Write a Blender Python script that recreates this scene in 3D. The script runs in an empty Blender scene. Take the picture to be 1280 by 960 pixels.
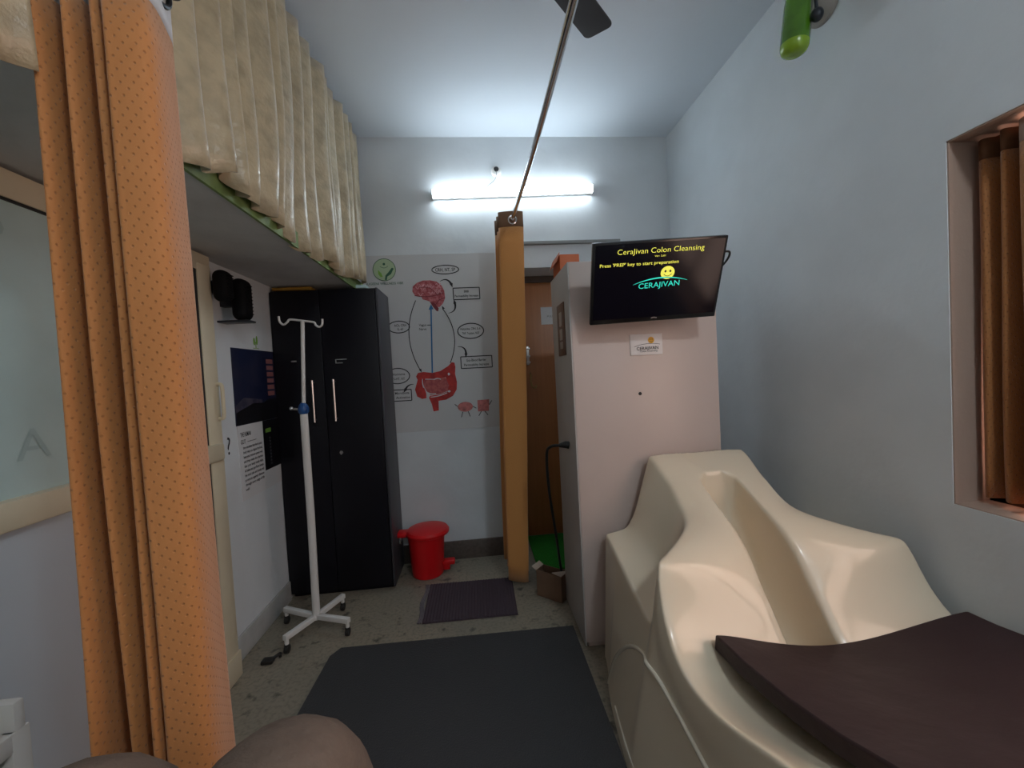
import bpy, bmesh, math, random
from mathutils import Vector, Matrix
random.seed(4)
C = bpy.context.scene.collection
sc = bpy.context.scene
PI = math.pi

# ------------------------------------------------------------------ camera, world, light, exposure
def cam_rot(yaw, pitch, roll):
    cy, sy, cp, sp, cr, sr = math.cos(yaw), math.sin(yaw), math.cos(pitch), math.sin(pitch), math.cos(roll), math.sin(roll)
    f = Vector((sy*cp, cy*cp, sp)); r = Vector((cy, -sy, 0)); u = r.cross(f)
    r2 = cr*r - sr*u; u2 = sr*r + cr*u
    return Matrix((r2, u2, -f)).transposed()
cd = bpy.data.cameras.new('camera'); cam = bpy.data.objects.new('camera', cd); C.objects.link(cam)
cd.sensor_width = 36; cd.lens = 500/1280*36; cd.clip_start = 0.02
cam.matrix_world = Matrix.Translation((0, 0, 1.35)) @ cam_rot(math.radians(4.98), math.radians(-1.71), math.radians(3.07)).to_4x4()
sc.camera = cam
w = bpy.data.worlds.new('world'); sc.world = w; w.use_nodes = True
w.node_tree.nodes['Background'].inputs[0].default_value = (.75, .85, 1, 1)
w.node_tree.nodes['Background'].inputs[1].default_value = 0.6
TUBE_POWER = 10.5         # emission strength of the tube light on the back wall
FILL_POWER = 44.0          # added fill lamp on the ceiling behind the camera
WINDOW_POWER = 1.65         # warm daylight glowing through the pane of the right window
sc.view_settings.view_transform = 'Standard'; sc.view_settings.look = 'None'
sc.view_settings.gamma = 1; sc.view_settings.use_curve_mapping = False
sc.view_settings.exposure = 1.05

# ------------------------------------------------------------------ materials
def mat(name, col, rough=.6, metal=0, bump=0, bscale=40, var=0, vscale=6, emit=0, coat=0, sheen=0, spec=.5, col2=None, crough=.08):
    m = bpy.data.materials.new(name); m.use_nodes = True
    nt = m.node_tree; b = nt.nodes['Principled BSDF']
    b.inputs['Base Color'].default_value = (*col, 1); b.inputs['Roughness'].default_value = rough
    b.inputs['Metallic'].default_value = metal; b.inputs['Specular IOR Level'].default_value = spec
    b.inputs['Coat Weight'].default_value = coat; b.inputs['Coat Roughness'].default_value = crough
    b.inputs['Sheen Weight'].default_value = sheen
    if emit:
        b.inputs['Emission Color'].default_value = (*col, 1); b.inputs['Emission Strength'].default_value = emit
    if bump or var:
        tc = nt.nodes.new('ShaderNodeTexCoord')
    if var:
        n = nt.nodes.new('ShaderNodeTexNoise'); n.inputs['Scale'].default_value = vscale; n.inputs['Detail'].default_value = 6
        nt.links.new(tc.outputs['Object'], n.inputs['Vector'])
        r = nt.nodes.new('ShaderNodeMix'); r.data_type = 'RGBA'
        c2 = col2 or tuple(c*(1-var) for c in col)
        r.inputs[6].default_value = (*col, 1); r.inputs[7].default_value = (*c2, 1)
        mr = nt.nodes.new('ShaderNodeMapRange'); mr.inputs[1].default_value = .4; mr.inputs[2].default_value = .68
        nt.links.new(n.outputs[0], mr.inputs[0]); nt.links.new(mr.outputs[0], r.inputs[0])
        nt.links.new(r.outputs[2], b.inputs['Base Color'])
    if bump:
        n2 = nt.nodes.new('ShaderNodeTexNoise'); n2.inputs['Scale'].default_value = bscale; n2.inputs['Detail'].default_value = 4
        nt.links.new(tc.outputs['Object'], n2.inputs['Vector'])
        bp = nt.nodes.new('ShaderNodeBump'); bp.inputs['Strength'].default_value = bump; bp.inputs['Distance'].default_value = .01
        nt.links.new(n2.outputs[0], bp.inputs['Height']); nt.links.new(bp.outputs[0], b.inputs['Normal'])
    return m

def dotted(name, col, dot, du=.011, dv=.016, rough=.75):
    """fabric with a woven grid of small dashes, laid out along the cloth's own UV (metres)"""
    m = mat(name, col, rough, sheen=.25); nt = m.node_tree; b = nt.nodes['Principled BSDF']
    uv = nt.nodes.new('ShaderNodeUVMap'); mp = nt.nodes.new('ShaderNodeMapping')
    mp.inputs['Rotation'].default_value = (0, 0, .6); mp.inputs['Scale'].default_value = (1/du, 1/dv, 1)
    fr = nt.nodes.new('ShaderNodeVectorMath'); fr.operation = 'FRACTION'
    sb = nt.nodes.new('ShaderNodeVectorMath'); sb.operation = 'SUBTRACT'; sb.inputs[1].default_value = (.5, .5, 0)
    ln = nt.nodes.new('ShaderNodeVectorMath'); ln.operation = 'LENGTH'
    mr = nt.nodes.new('ShaderNodeMapRange'); mr.inputs[1].default_value = .07; mr.inputs[2].default_value = .19
    mr.inputs[3].default_value = 1; mr.inputs[4].default_value = 0
    mx = nt.nodes.new('ShaderNodeMix'); mx.data_type = 'RGBA'
    mx.inputs[6].default_value = (*col, 1); mx.inputs[7].default_value = (*dot, 1)
    L = nt.links.new
    L(uv.outputs[0], mp.inputs[0]); L(mp.outputs[0], fr.inputs[0]); L(fr.outputs[0], sb.inputs[0]); L(sb.outputs[0], ln.inputs[0])
    L(ln.outputs['Value'], mr.inputs[0]); L(mr.outputs[0], mx.inputs[0]); L(mx.outputs[2], b.inputs['Base Color'])
    bp = nt.nodes.new('ShaderNodeBump'); bp.inputs['Strength'].default_value = .5; bp.inputs['Distance'].default_value = .004; bp.invert = True
    L(mr.outputs[0], bp.inputs['Height']); L(bp.outputs[0], b.inputs['Normal'])
    return m

def wood(name, c1, c2, scale=(22, 22, 1.2), rough=.4):
    m = mat(name, c1, rough); nt = m.node_tree; b = nt.nodes['Principled BSDF']; L = nt.links.new
    tc = nt.nodes.new('ShaderNodeTexCoord'); mp = nt.nodes.new('ShaderNodeMapping'); mp.inputs['Scale'].default_value = scale
    n = nt.nodes.new('ShaderNodeTexNoise'); n.inputs['Scale'].default_value = 1.6; n.inputs['Detail'].default_value = 7; n.inputs['Distortion'].default_value = .6
    mx = nt.nodes.new('ShaderNodeMix'); mx.data_type = 'RGBA'; mx.inputs[6].default_value = (*c1, 1); mx.inputs[7].default_value = (*c2, 1)
    L(tc.outputs['Object'], mp.inputs[0]); L(mp.outputs[0], n.inputs['Vector']); L(n.outputs[0], mx.inputs[0]); L(mx.outputs[2], b.inputs['Base Color'])
    return m

M = {
 'wall':   mat('wall_paint', (.695, .735, .76), .8, bump=.45, bscale=7, var=.07, vscale=3),
 'ceil':   mat('ceiling_paint', (.70, .755, .81), .85, bump=.1, bscale=8),
 'reveal': mat('reveal_paint', (.42, .31, .25), .8, bump=.2, bscale=30),
 'skirt':  mat('stone_skirting', (.125, .10, .085), .55, var=.3, vscale=40),
 'skirtl': mat('painted_skirting', (.46, .47, .46), .7, var=.15, vscale=12),
 'curtain':dotted('orange_curtain', (.53, .215, .062), (.41, .158, .044), .013, .016),
 'curtain2':dotted('brown_orange_curtain', (.66, .29, .08), (.56, .24, .064), .009, .013),
 'curtain3':dotted('window_curtain', (.42, .17, .05), (.30, .12, .035)),
 'header': mat('curtain_header', (.66, .70, .74), .7, bump=.1),
 'switchp': mat('brown_switch_plate', (.13, .065, .035), .4),
 'switchw': mat('pale_switch', (.42, .38, .34), .4),
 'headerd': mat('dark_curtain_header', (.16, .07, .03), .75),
 'matblack': mat('matt_black', (.004, .004, .005), .7, spec=.15),
 'brass':  mat('old_brass', (.42, .28, .10), .35, .8),
 'headerb':mat('curtain_header_brown', (.20, .11, .06), .7),
 'satin':  mat('cream_satin', (.50, .415, .27), .28, bump=.35, bscale=45, var=.28, vscale=16, sheen=.3),
 'green':  mat('green_paint', (.20, .30, .10), .6, var=.3, vscale=20),
 'concrete': mat('grey_plaster', (.60, .61, .61), .85, bump=.2, bscale=20, var=.12),
 'alu':    mat('cream_aluminium', (.70, .62, .45), .4, var=.05),
 'frost':  mat('frosted_glass', (.50, .64, .63), .22, var=.10, vscale=4),
 'panel':  mat('grey_blue_panel', (.52, .57, .62), .45),
 'gasket': mat('black_rubber', (.015, .015, .015), .6),
 'letterglass': mat('frosted_lettering', (.37, .49, .49), .3),
 'black':  mat('black_laminate', (.005, .005, .009), .42, spec=.3),
 'darkgrey': mat('dark_grey_laminate', (.045, .046, .055), .45),
 'chrome': mat('chrome', (.75, .76, .78), .18, 1),
 'steel':  mat('brushed_steel', (.62, .62, .63), .3, 1),
 'darkmetal': mat('dark_metal', (.04, .045, .055), .35, .6),
 'white':  mat('white_enamel', (.72, .71, .69), .35),
 'plastic':mat('white_plastic', (.70, .66, .62), .4),
 'plasticg': mat('grey_plastic', (.25, .26, .26), .5),
 'blue':   mat('blue_plastic', (.01, .07, .24), .35),
 'red':    mat('red_plastic', (.62, .006, .010), .32),
 'rug':    mat('maroon_rug', (.062, .042, .055), .95),
 'rugs':   mat('grey_rug_stripe', (.16, .14, .155), .95),
 'mat':    mat('rubber_mat', (.040, .041, .044), .65, bump=.5, bscale=160),
 'grass':  mat('green_turf', (.015, .26, .012), .95, bump=1, bscale=300, var=.5, vscale=150),
 'carton': mat('brown_cardboard', (.20, .115, .07), .8, var=.15),
 'cartonl':mat('cardboard_inside', (.50, .40, .32), .8),
 'orange': mat('orange_carton', (.62, .16, .06), .6),
 'machine':mat('beige_laminate', (.62, .505, .455), .38, var=.03, vscale=3),
 'machines': mat('grey_edge_laminate', (.50, .475, .45), .5),
 'frp':    mat('cream_gelcoat', (.78, .68, .52), .3, coat=.55, crough=.07),
 'frpbead':mat('cream_bead', (.80, .75, .62), .18, coat=.7),
 'cushion':mat('dark_brown_vinyl', (.034, .018, .020), .6, spec=.3, bump=.4, bscale=14),
 'doorwood': wood('teak_veneer', (.50, .20, .07), (.32, .115, .035)),
 'frame':  wood('dark_wood_frame', (.10, .055, .03), (.06, .03, .015)),
 'screen': mat('screen_black', (.004, .004, .009), .14, spec=.22),
 'bezel':  mat('glossy_black', (.006, .006, .007), .2),
 'cable':  mat('black_cable', (.008, .008, .008), .45),
 'yel':    mat('screen_yellow', (.80, .78, .10), .5, emit=.32),
 'yelw':   mat('screen_pale_yellow', (.95, .92, .55), .5, emit=.25),
 'teal':   mat('screen_teal', (.02, .62, .48), .5, emit=.35),
 'ink':    mat('black_ink', (.02, .02, .025), .7),
 'inkg':   mat('grey_ink', (.12, .12, .13), .7),
 'poster': mat('poster_sheet', (.60, .605, .61), .6),
 'paper':  mat('white_paper', (.66, .67, .68), .7),
 'sticker':mat('white_sticker', (.80, .74, .72), .5),
 'gold':   mat('amber_ink', (.75, .38, .03), .6),
 'brain':  mat('brain_red', (.36, .055, .065), .6, var=.5, vscale=45, col2=(.62, .20, .22)),
 'brainline': mat('brain_crease', (.20, .02, .03), .6),
 'brainhi':mat('brain_pale', (.66, .30, .32), .6),
 'colon':  mat('gut_red', (.55, .035, .03), .6, var=.4, vscale=22),
 'gut':    mat('gut_pink', (.52, .13, .12), .6, var=.6, vscale=50, col2=(.34, .06, .07)),
 'pinkpic':mat('soft_pink', (.62, .20, .19), .6, var=.5, vscale=40),
 'nerve':  mat('nerve_blue', (.02, .16, .38), .6),
 'logog':  mat('logo_pale_green', (.42, .54, .34), .6),
 'logod':  mat('logo_dark_green', (.03, .12, .07), .6),
 'logol':  mat('logo_leaf_green', (.20, .42, .06), .6),
 'night':  mat('night_sky_print', (.004, .009, .042), .5, var=.7, vscale=5, col2=(.022, .022, .05)),
 'nightg': mat('dusk_glow_print', (.07, .06, .085), .5, var=.6, vscale=14, col2=(.012, .014, .04)),
 'nightb': mat('black_print', (.005, .005, .008), .4),
 'pinkbox':mat('rose_print', (.30, .12, .12), .6),
 'fanb':   mat('dark_brown_blade', (.014, .012, .014), .4),
 'lampglass': mat('green_glass', (.085, .24, .012), .2, coat=.5, var=.35, vscale=11),
 'lamptip':mat('yellow_green_glass', (.24, .42, .02), .25, coat=.5),
 'beige':  mat('beige_lamp_base', (.34, .31, .28), .5),
 'trouser':mat('brown_trousers', (.155, .112, .086), .85, bump=.4, bscale=60, var=.15, vscale=20),
 'skin':   mat('skin', (.32, .17, .10), .55),
 'yellowb':mat('mustard_board', (.36, .20, .02), .6),
 'cyan':   mat('pale_teal', (.45, .62, .62), .4),
}
M['daylight'] = mat('sunlit_pane', (1.0, .70, .57), .5, emit=WINDOW_POWER)
def make_floor_mat():
    m = mat('stone_floor', (.2, .18, .15), .5); nt = m.node_tree; b = nt.nodes['Principled BSDF']; L = nt.links.new
    tc = nt.nodes.new('ShaderNodeTexCoord')
    def noise(s, d, lo, hi):
        n = nt.nodes.new('ShaderNodeTexNoise'); n.inputs['Scale'].default_value = s; n.inputs['Detail'].default_value = d
        L(tc.outputs['Object'], n.inputs['Vector'])
        r = nt.nodes.new('ShaderNodeMapRange'); r.inputs[1].default_value = lo; r.inputs[2].default_value = hi
        L(n.outputs[0], r.inputs[0]); return r.outputs[0]
    def mix(f, a, bcol):
        x = nt.nodes.new('ShaderNodeMix'); x.data_type = 'RGBA'; L(f, x.inputs[0])
        if isinstance(a, tuple): x.inputs[6].default_value = (*a, 1)
        else: L(a, x.inputs[6])
        x.inputs[7].default_value = (*bcol, 1); return x.outputs[2]
    c = mix(noise(2.2, 6, .35, .7), (.31, .262, .195), (.225, .21, .17))
    c = mix(noise(60, 4, .45, .75), c, (.17, .152, .12))
    c = mix(noise(13, 5, .60, .70), c, (.06, .053, .042))
    L(c, b.inputs['Base Color']); return m
M['floor'] = make_floor_mat()

# ------------------------------------------------------------------ geometry helpers
class MB:
    def __init__(s): s.bm = bmesh.new()
    def quad(s, pts):
        return s.bm.faces.new([s.bm.verts.new(p) for p in pts])
    def box(s, x0, x1, y0, y1, z0, z1, bev=0, seg=2):
        t = bmesh.new(); bmesh.ops.create_cube(t, size=1)
        for v in t.verts: v.co = Vector(((x0+x1)/2+v.co.x*(x1-x0), (y0+y1)/2+v.co.y*(y1-y0), (z0+z1)/2+v.co.z*(z1-z0)))
        if bev: bmesh.ops.bevel(t, geom=t.edges[:], offset=bev, segments=seg, profile=.5, affect='EDGES')
        s.add(t); return s
    def add(s, t, mtx=None):
        if mtx is not None: t.transform(mtx)
        mm = bpy.data.meshes.new('tmp'); t.to_mesh(mm); t.free(); s.bm.from_mesh(mm); bpy.data.meshes.remove(mm); return s
    def obox(s, c, ax, ay, az, sx, sy, sz, bev=0):
        t = bmesh.new(); bmesh.ops.create_cube(t, size=1)
        for v in t.verts: v.co = Vector((v.co.x*sx, v.co.y*sy, v.co.z*sz))
        if bev: bmesh.ops.bevel(t, geom=t.edges[:], offset=bev, segments=2, profile=.5, affect='EDGES')
        R = Matrix((ax, ay, az)).transposed().to_4x4()
        return s.add(t, Matrix.Translation(c) @ R)
    def tube(s, pts, r, seg=10, cap=True):
        pts = [Vector(p) for p in pts]; n = len(pts); rr = r if isinstance(r, (list, tuple)) else [r]*n
        rings = []; up = None
        for i, p in enumerate(pts):
            d = (pts[min(i+1, n-1)] - pts[max(i-1, 0)]).normalized()
            if up is None: up = Vector((0, 0, 1)) if abs(d.z) < .9 else Vector((0, 1, 0))
            a = d.cross(up); a.normalize(); b = a.cross(d).normalized(); up = b
            rings.append([s.bm.verts.new(p + rr[i]*(math.cos(2*PI*k/seg)*a + math.sin(2*PI*k/seg)*b)) for k in range(seg)])
        for i in range(n-1):
            for k in range(seg):
                s.bm.faces.new((rings[i][k], rings[i][(k+1) % seg], rings[i+1][(k+1) % seg], rings[i+1][k]))
        if cap: s.bm.faces.new(rings[0]); s.bm.faces.new(rings[-1])
        return s
    def lathe(s, prof, c, axis='Z', seg=32):
        """prof = [(radius, height)] about an axis through c"""
        rings = []
        for r, h in prof:
            ring = []
            for k in range(seg):
                a = 2*PI*k/seg; x, y = r*math.cos(a), r*math.sin(a)
                p = {'Z': (x, y, h), 'X': (h, x, y), 'Y': (x, h, y)}[axis]
                ring.append(s.bm.verts.new(Vector(c)+Vector(p)))
            rings.append(ring)
        for i in range(len(rings)-1):
            for k in range(seg): s.bm.faces.new((rings[i][k], rings[i][(k+1) % seg], rings[i+1][(k+1) % seg], rings[i+1][k]))
        s.bm.faces.new(rings[0]); s.bm.faces.new(rings[-1]); return s
    def ball(s, c, r, sx=1, sy=1, sz=1):
        t = bmesh.new(); bmesh.ops.create_uvsphere(t, u_segments=20, v_segments=12, radius=r)
        return s.add(t, Matrix.Translation(c) @ Matrix.Diagonal((sx, sy, sz, 1)))
    def build(s, name, m, parent=None, smooth=True, angle=35):
        bmesh.ops.remove_doubles(s.bm, verts=s.bm.verts, dist=1e-5)
        bmesh.ops.recalc_face_normals(s.bm, faces=s.bm.faces)
        me = bpy.data.meshes.new(name); s.bm.to_mesh(me); s.bm.free()
        me.materials.append(M[m] if isinstance(m, str) else m)
        o = bpy.data.objects.new(name, me); C.objects.link(o)
        if smooth:
            for p in me.polygons: p.use_smooth = True
            me.set_sharp_from_angle(angle=math.radians(angle))
        if parent is not None:
            o.parent = parent; o.matrix_parent_inverse = wm(parent).inverted()
        return o
def wm(o):
    m = o.matrix_basis.copy()
    while o.parent is not None:
        m = o.parent.matrix_basis @ o.matrix_parent_inverse @ m; o = o.parent
    return m
def thing(name, label, cat, loc, group=None):
    o = bpy.data.objects.new(name, None); C.objects.link(o); o.location = loc; o.empty_display_size = .05
    return tag(o, label, cat, group)
def tag(o, label, cat, group=None):
    o['label'] = label; o['category'] = cat
    if group: o['group'] = group
    return o
def struct(o): o['kind'] = 'structure'; return o
def lab(o, t): o['label'] = t; return o

class Plate:
    """a flat printed surface: origin, right, up, outward normal; shapes are raised a hair off it"""
    def __init__(s, o, u, v, n): s.o, s.u, s.v, s.n = Vector(o), Vector(u).normalized(), Vector(v).normalized(), Vector(n).normalized(); s.k = 1.0
    def p(s, a, b, c=0): return s.o + s.u*a + s.v*b + s.n*c
    def poly(s, mb, pts, c0=.0004, c1=.001):
        lo = [mb.bm.verts.new(s.p(a, b, c0)) for a, b in pts]; hi = [mb.bm.verts.new(s.p(a, b, c1)) for a, b in pts]
        mb.bm.faces.new(hi); mb.bm.faces.new(lo[::-1])
        for i in range(len(pts)):
            j = (i+1) % len(pts); mb.bm.faces.new((lo[i], lo[j], hi[j], hi[i]))
        return mb
    def stroke(s, mb, pts, wd, c0=.0004, c1=.0012, closed=False):
        n = len(pts)
        L_, R_ = [], []
        for i in range(n):
            if closed: a, b = pts[(i-1) % n], pts[(i+1) % n]
            else: a, b = pts[max(i-1, 0)], pts[min(i+1, n-1)]
            dx, dy = b[0]-a[0], b[1]-a[1]; l = math.hypot(dx, dy) or 1
            ww = wd[i] if isinstance(wd, list) else wd
            ww *= s.k
            ox, oy = -dy/l*ww/2, dx/l*ww/2
            L_.append((pts[i][0]+ox, pts[i][1]+oy)); R_.append((pts[i][0]-ox, pts[i][1]-oy))
        for i in range(n if closed else n-1):
            j = (i+1) % n; s.poly(mb, [L_[i], L_[j], R_[j], R_[i]], c0, c1)
        return mb
    def rect(s, mb, a0, a1, b0, b1, c0=.0004, c1=.001): return s.poly(mb, [(a0, b0), (a1, b0), (a1, b1), (a0, b1)], c0, c1)
    def ell(s, a, b, ra, rb, n=28): return [(a+ra*math.cos(2*PI*k/n), b+rb*math.sin(2*PI*k/n)) for k in range(n)]
    def text(s, mb, txt, a, b, wid, hgt, c=.0012, rot=0, bold=0):
        """txt centred at (a, b), fitted to a width and cap height"""
        cu = bpy.data.curves.new('t', 'FONT'); cu.body = txt; cu.resolution_u = 3; cu.offset = bold
        o = bpy.data.objects.new('t', cu); C.objects.link(o); bpy.context.view_layer.update()
        me = bpy.data.meshes.new_from_object(o.evaluated_get(bpy.context.evaluated_depsgraph_get()))
        xs = [v.co.x for v in me.vertices]
        x0, x1 = min(xs), max(xs); ca, sa = math.cos(rot), math.sin(rot)
        for v in me.vertices:
            x = (v.co.x-(x0+x1)/2)/(x1-x0)*wid; y = (v.co.y-.36)/.72*hgt
            v.co = s.p(a+x*ca-y*sa, b+x*sa+y*ca, c)
        mb.bm.from_mesh(me); bpy.data.meshes.remove(me); bpy.data.objects.remove(o); bpy.data.curves.remove(cu)
        return mb
def arc(p0, p1, bulge, n=14):
    """curve from p0 to p1 bowed sideways by bulge"""
    dx, dy = p1[0]-p0[0], p1[1]-p0[1]; l = math.hypot(dx, dy)
    return [(p0[0]+dx*t - dy/l*bulge*4*t*(1-t), p0[1]+dy*t + dx/l*bulge*4*t*(1-t)) for t in [i/n for i in range(n+1)]]
def lerp_tab(tab, x):
    tab = sorted(tab)
    if x <= tab[0][0]: return tab[0][1]
    for (a, b), (c, d) in zip(tab, tab[1:]):
        if x <= c: return b+(d-b)*(x-a)/(c-a)
    return tab[-1][1]
def catmull(pts, k=8):
    P = [Vector(p) for p in pts]; out = []
    for i in range(len(P)-1):
        p0, p1, p2, p3 = P[max(i-1, 0)], P[i], P[i+1], P[min(i+2, len(P)-1)]
        for j in range(k):
            t = j/k
            out.append(.5*((2*p1)+(p2-p0)*t+(2*p0-5*p1+4*p2-p3)*t*t+(3*p1-p0-3*p2+p3)*t**3))
    out.append(P[-1]); return out
def cloth(name, path, ztop, zbot, m, parent=None, nz=16, thick=.002, wob=.006, seed=0, drift=(0, 0), flare=1.0):
    """a hanging cloth: path = plan curve [(x,y)], ztop/zbot numbers or functions of 0..1; UVs in metres"""
    rnd = random.Random(seed); bm = bmesh.new(); uvl = bm.loops.layers.uv.new('UVMap')
    n = len(path); arcl = [0]
    for i in range(1, n): arcl.append(arcl[-1]+math.hypot(path[i][0]-path[i-1][0], path[i][1]-path[i-1][1]))
    f = lambda z, t: z(t) if callable(z) else z
    ph = [rnd.uniform(0, 6) for _ in range(4)]
    cx = sum(p[0] for p in path)/n; cy = sum(p[1] for p in path)/n
    g = []
    for j in range(nz+1):
        q = j/nz; row = []
        for i, (x, y) in enumerate(path):
            t = arcl[i]/arcl[-1]; z = f(ztop, t)*(1-q)+f(zbot, t)*q
            dx = wob*q*(math.sin(3.1*q+ph[0]+9*t)+.6*math.sin(6.3*q+ph[1]+17*t)); dy = wob*q*math.sin(2.7*q+ph[2]+11*t)
            s = 1+(flare-1)*q
            row.append(bm.verts.new((cx+(x-cx)*s+dx+drift[0]*q, cy+(y-cy)*s+dy+drift[1]*q, z)))
        g.append(row)
    for j in range(nz):
        for i in range(n-1):
            fc = bm.faces.new((g[j][i], g[j][i+1], g[j+1][i+1], g[j+1][i]))
            for l, (a, b) in zip(fc.loops, ((i, j), (i+1, j), (i+1, j+1), (i, j+1))):
                l[uvl].uv = (arcl[a], g[b][a].co.z)
    me = bpy.data.meshes.new(name); bm.to_mesh(me); bm.free(); me.materials.append(M[m])
    for p in me.polygons: p.use_smooth = True
    o = bpy.data.objects.new(name, me); C.objects.link(o)
    so = o.modifiers.new('thickness', 'SOLIDIFY'); so.thickness = thick; so.offset = 0
    if parent is not None: o.parent = parent; o.matrix_parent_inverse = wm(parent).inverted()
    return o
def smooth_path(pts, k=8): return [(p.x, p.y) for p in catmull([(x, y, 0) for x, y in pts], k)]

# ------------------------------------------------------------------ room shell
XL, XR, YB, YF, ZC = -1.24, 1.52, 2.94, -1.7, 3.055
struct(MB().box(XL-.2, XR+.3, YF-.1, YB+.75, -.1, 0).build('floor', 'floor'))
struct(MB().box(XL-.2, XR+.3, YF-.1, YB+.75, ZC, ZC+.1).build('ceiling', 'ceil'))
struct(MB().box(XL-.12, XL, YF, YB+.7, 0, ZC).build('wall_left', 'wall'))
struct(MB().box(XL-.1, XR+.1, YF-.1, YF, 0, ZC).build('wall_front', 'wall'))
DX0, DX1, DZ, DY = .31, 1.16, 2.108, 3.22          # doorway in the back wall
struct(MB().box(XL, DX0, YB, YB+.14, 0, ZC).box(DX1, XR+.02, YB, YB+.14, 0, ZC).box(DX0, DX1, YB, YB+.14, DZ, ZC)
       .box(DX0-.1, DX0, YB+.14, DY+.1, 0, DZ+.1).box(DX1, DX1+.1, YB+.14, DY+.1, 0, DZ+.1).box(DX0-.1, DX1+.1, YB+.14, DY+.1, DZ, DZ+.1)
       .build('wall_back', 'wall'))
WY0, WY1, WZ0, WZ1 = -.25, 1.16, .845, 2.005       # window opening in the right wall
struct(MB().box(XR, XR+.13, YF, WY0, 0, ZC).box(XR, XR+.13, WY1, YB, 0, ZC).box(XR, XR+.13, WY0, WY1, 0, WZ0).box(XR, XR+.13, WY0, WY1, WZ1, ZC).build('wall_right', 'wall'))
struct(MB().box(XR+.003, XR+.16, WY1-.004, WY1+.006, WZ0, WZ1).box(XR+.003, XR+.16, WY0-.006, WY0+.004, WZ0, WZ1)
       .box(XR+.003, XR+.16, WY0, WY1, WZ1-.004, WZ1+.006).box(XR+.003, XR+.16, WY0, WY1, WZ0-.006, WZ0+.004).build('trim_1', 'reveal'))
wf = MB()
wf.box(XR+.13, XR+.17, WY0, WY1, WZ0, WZ0+.05).box(XR+.13, XR+.17, WY0, WY1, WZ1-.05, WZ1)
for y in (WY0, .43, WY1-.05): wf.box(XR+.13, XR+.17, y, y+.05, WZ0, WZ1)
win = struct(wf.build('window_1', 'frame'))
MB().box(XR+.148, XR+.154, WY0+.04, WY1-.04, WZ0+.04, WZ1-.04).build('pane', M['daylight'], win)
struct(MB().box(-.60, DX0, YB-.014, YB, 0, .134, .003).build('baseboard_back', 'skirt'))
struct(MB().box(XL, XL+.012, 1.96, 2.58, 0, .12, .002).build('baseboard_left', 'skirtl'))

# wooden door in its recess
d = struct(MB().box(DX0+.04, DX1-.04, DY, DY+.04, .004, DZ-.05, .002).build('door_1', 'doorwood'))
MB().box(DX0, DX0+.04, DY-.02, DY+.06, 0, DZ).box(DX1-.04, DX1, DY-.02, DY+.06, 0, DZ).box(DX0, DX1, DY-.02, DY+.06, DZ-.05, DZ).build('door_frame', 'frame', d)
lt = MB().box(.408, .43, DY-.02, DY-.002, 1.40, 1.55, .003)
for z in (1.42, 1.47, 1.53): lt.box(.403, .437, DY-.028, DY-.018, z-.008, z+.008, .002)
lt.build('door_latch', 'steel', d)
MB().tube(catmull([(.43, DY-.002, 1.335), (.435, DY-.03, 1.32), (.43, DY-.045, 1.27), (.44, DY-.05, 1.225), (.465, DY-.04, 1.215), (.475, DY-.03, 1.235)], 5), .007).build('door_handle', 'brass', d)
t = tag(MB().box(.545, .66, DY-.003, DY-.001, 1.72, 1.86).build('paper_notice', 'paper'), 'small white sheet of paper stuck on the brown wooden door', 'notice')
pl = Plate((.60, DY-.003, 1.79), (1, 0, 0), (0, 0, 1), (0, -1, 0)); pm = MB(); pl.text(pm, 'PULL', .02, -.005, .05, .014); pm.build('lettering', 'inkg', t)

# loft slab over the left wall
lo = thing('loft_slab', 'grey plastered storage loft slab with green edge running along the left wall', 'loft', (-1, 1.2, 1.955))
MB().box(XL, -.765, YF, YB, 1.955, 2.02).build('slab', 'concrete', lo)
lab(MB().box(-.767, -.757, YF, YB, 1.95, 2.022).build('edge_band', 'green', lo), 'green painted edge of the slab')

# cream framed sliding door on the left wall
d2 = struct(MB()
    .box(XL, -1.18, -.25, 1.946, 1.87, 1.945, .003)            # head
    .box(XL, -1.178, 1.858, 1.946, 0, 1.9, .004)               # far stile
    .box(XL, -1.18, -.25, -.15, 0, 1.9, .004)
    .box(XL, -1.165, -.2, 1.938, 1.02, 1.098, .012)             # lock rail
    .box(XL, -1.172, -.2, 1.955, 0, .12, .004).build('door_2', 'alu'))
lab(MB().box(XL+.004, -1.19, -.16, 1.87, 1.09, 1.88).build('glass_pane', 'frost', d2), 'frosted upper glass')
MB().box(XL+.004, -1.19, -.16, 1.87, .1, 1.03).build('lower_panel', 'panel', d2)
MB().box(-1.192, -1.184, 1.849, 1.859, .12, 1.02).box(-1.192, -1.184, 1.849, 1.859, 1.1, 1.87).box(-1.192, -1.184, -.15, 1.86, 1.863, 1.871).build('gasket', 'gasket', d2)
MB().tube(catmull([(-1.18, 1.93, 1.365), (-1.158, 1.93, 1.36), (-1.156, 1.93, 1.29), (-1.158, 1.93, 1.215), (-1.18, 1.93, 1.21)], 6), .008).build('door_handle', 'alu', d2)
pl = Plate((-1.1895, 1.14, 1.22), (0, 1, 0), (0, 0, 1), (1, 0, 0)); pm = MB()
pl.text(pm, 'I', -.07, .01, .025, .085); pl.text(pm, 'A', .035, .01, .085, .085); pl.text(pm, 'TO', -.06, .57, .14, .06)
lab(pm.build('glass_lettering', 'letterglass', d2), 'faint letters on the frosted glass')

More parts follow.
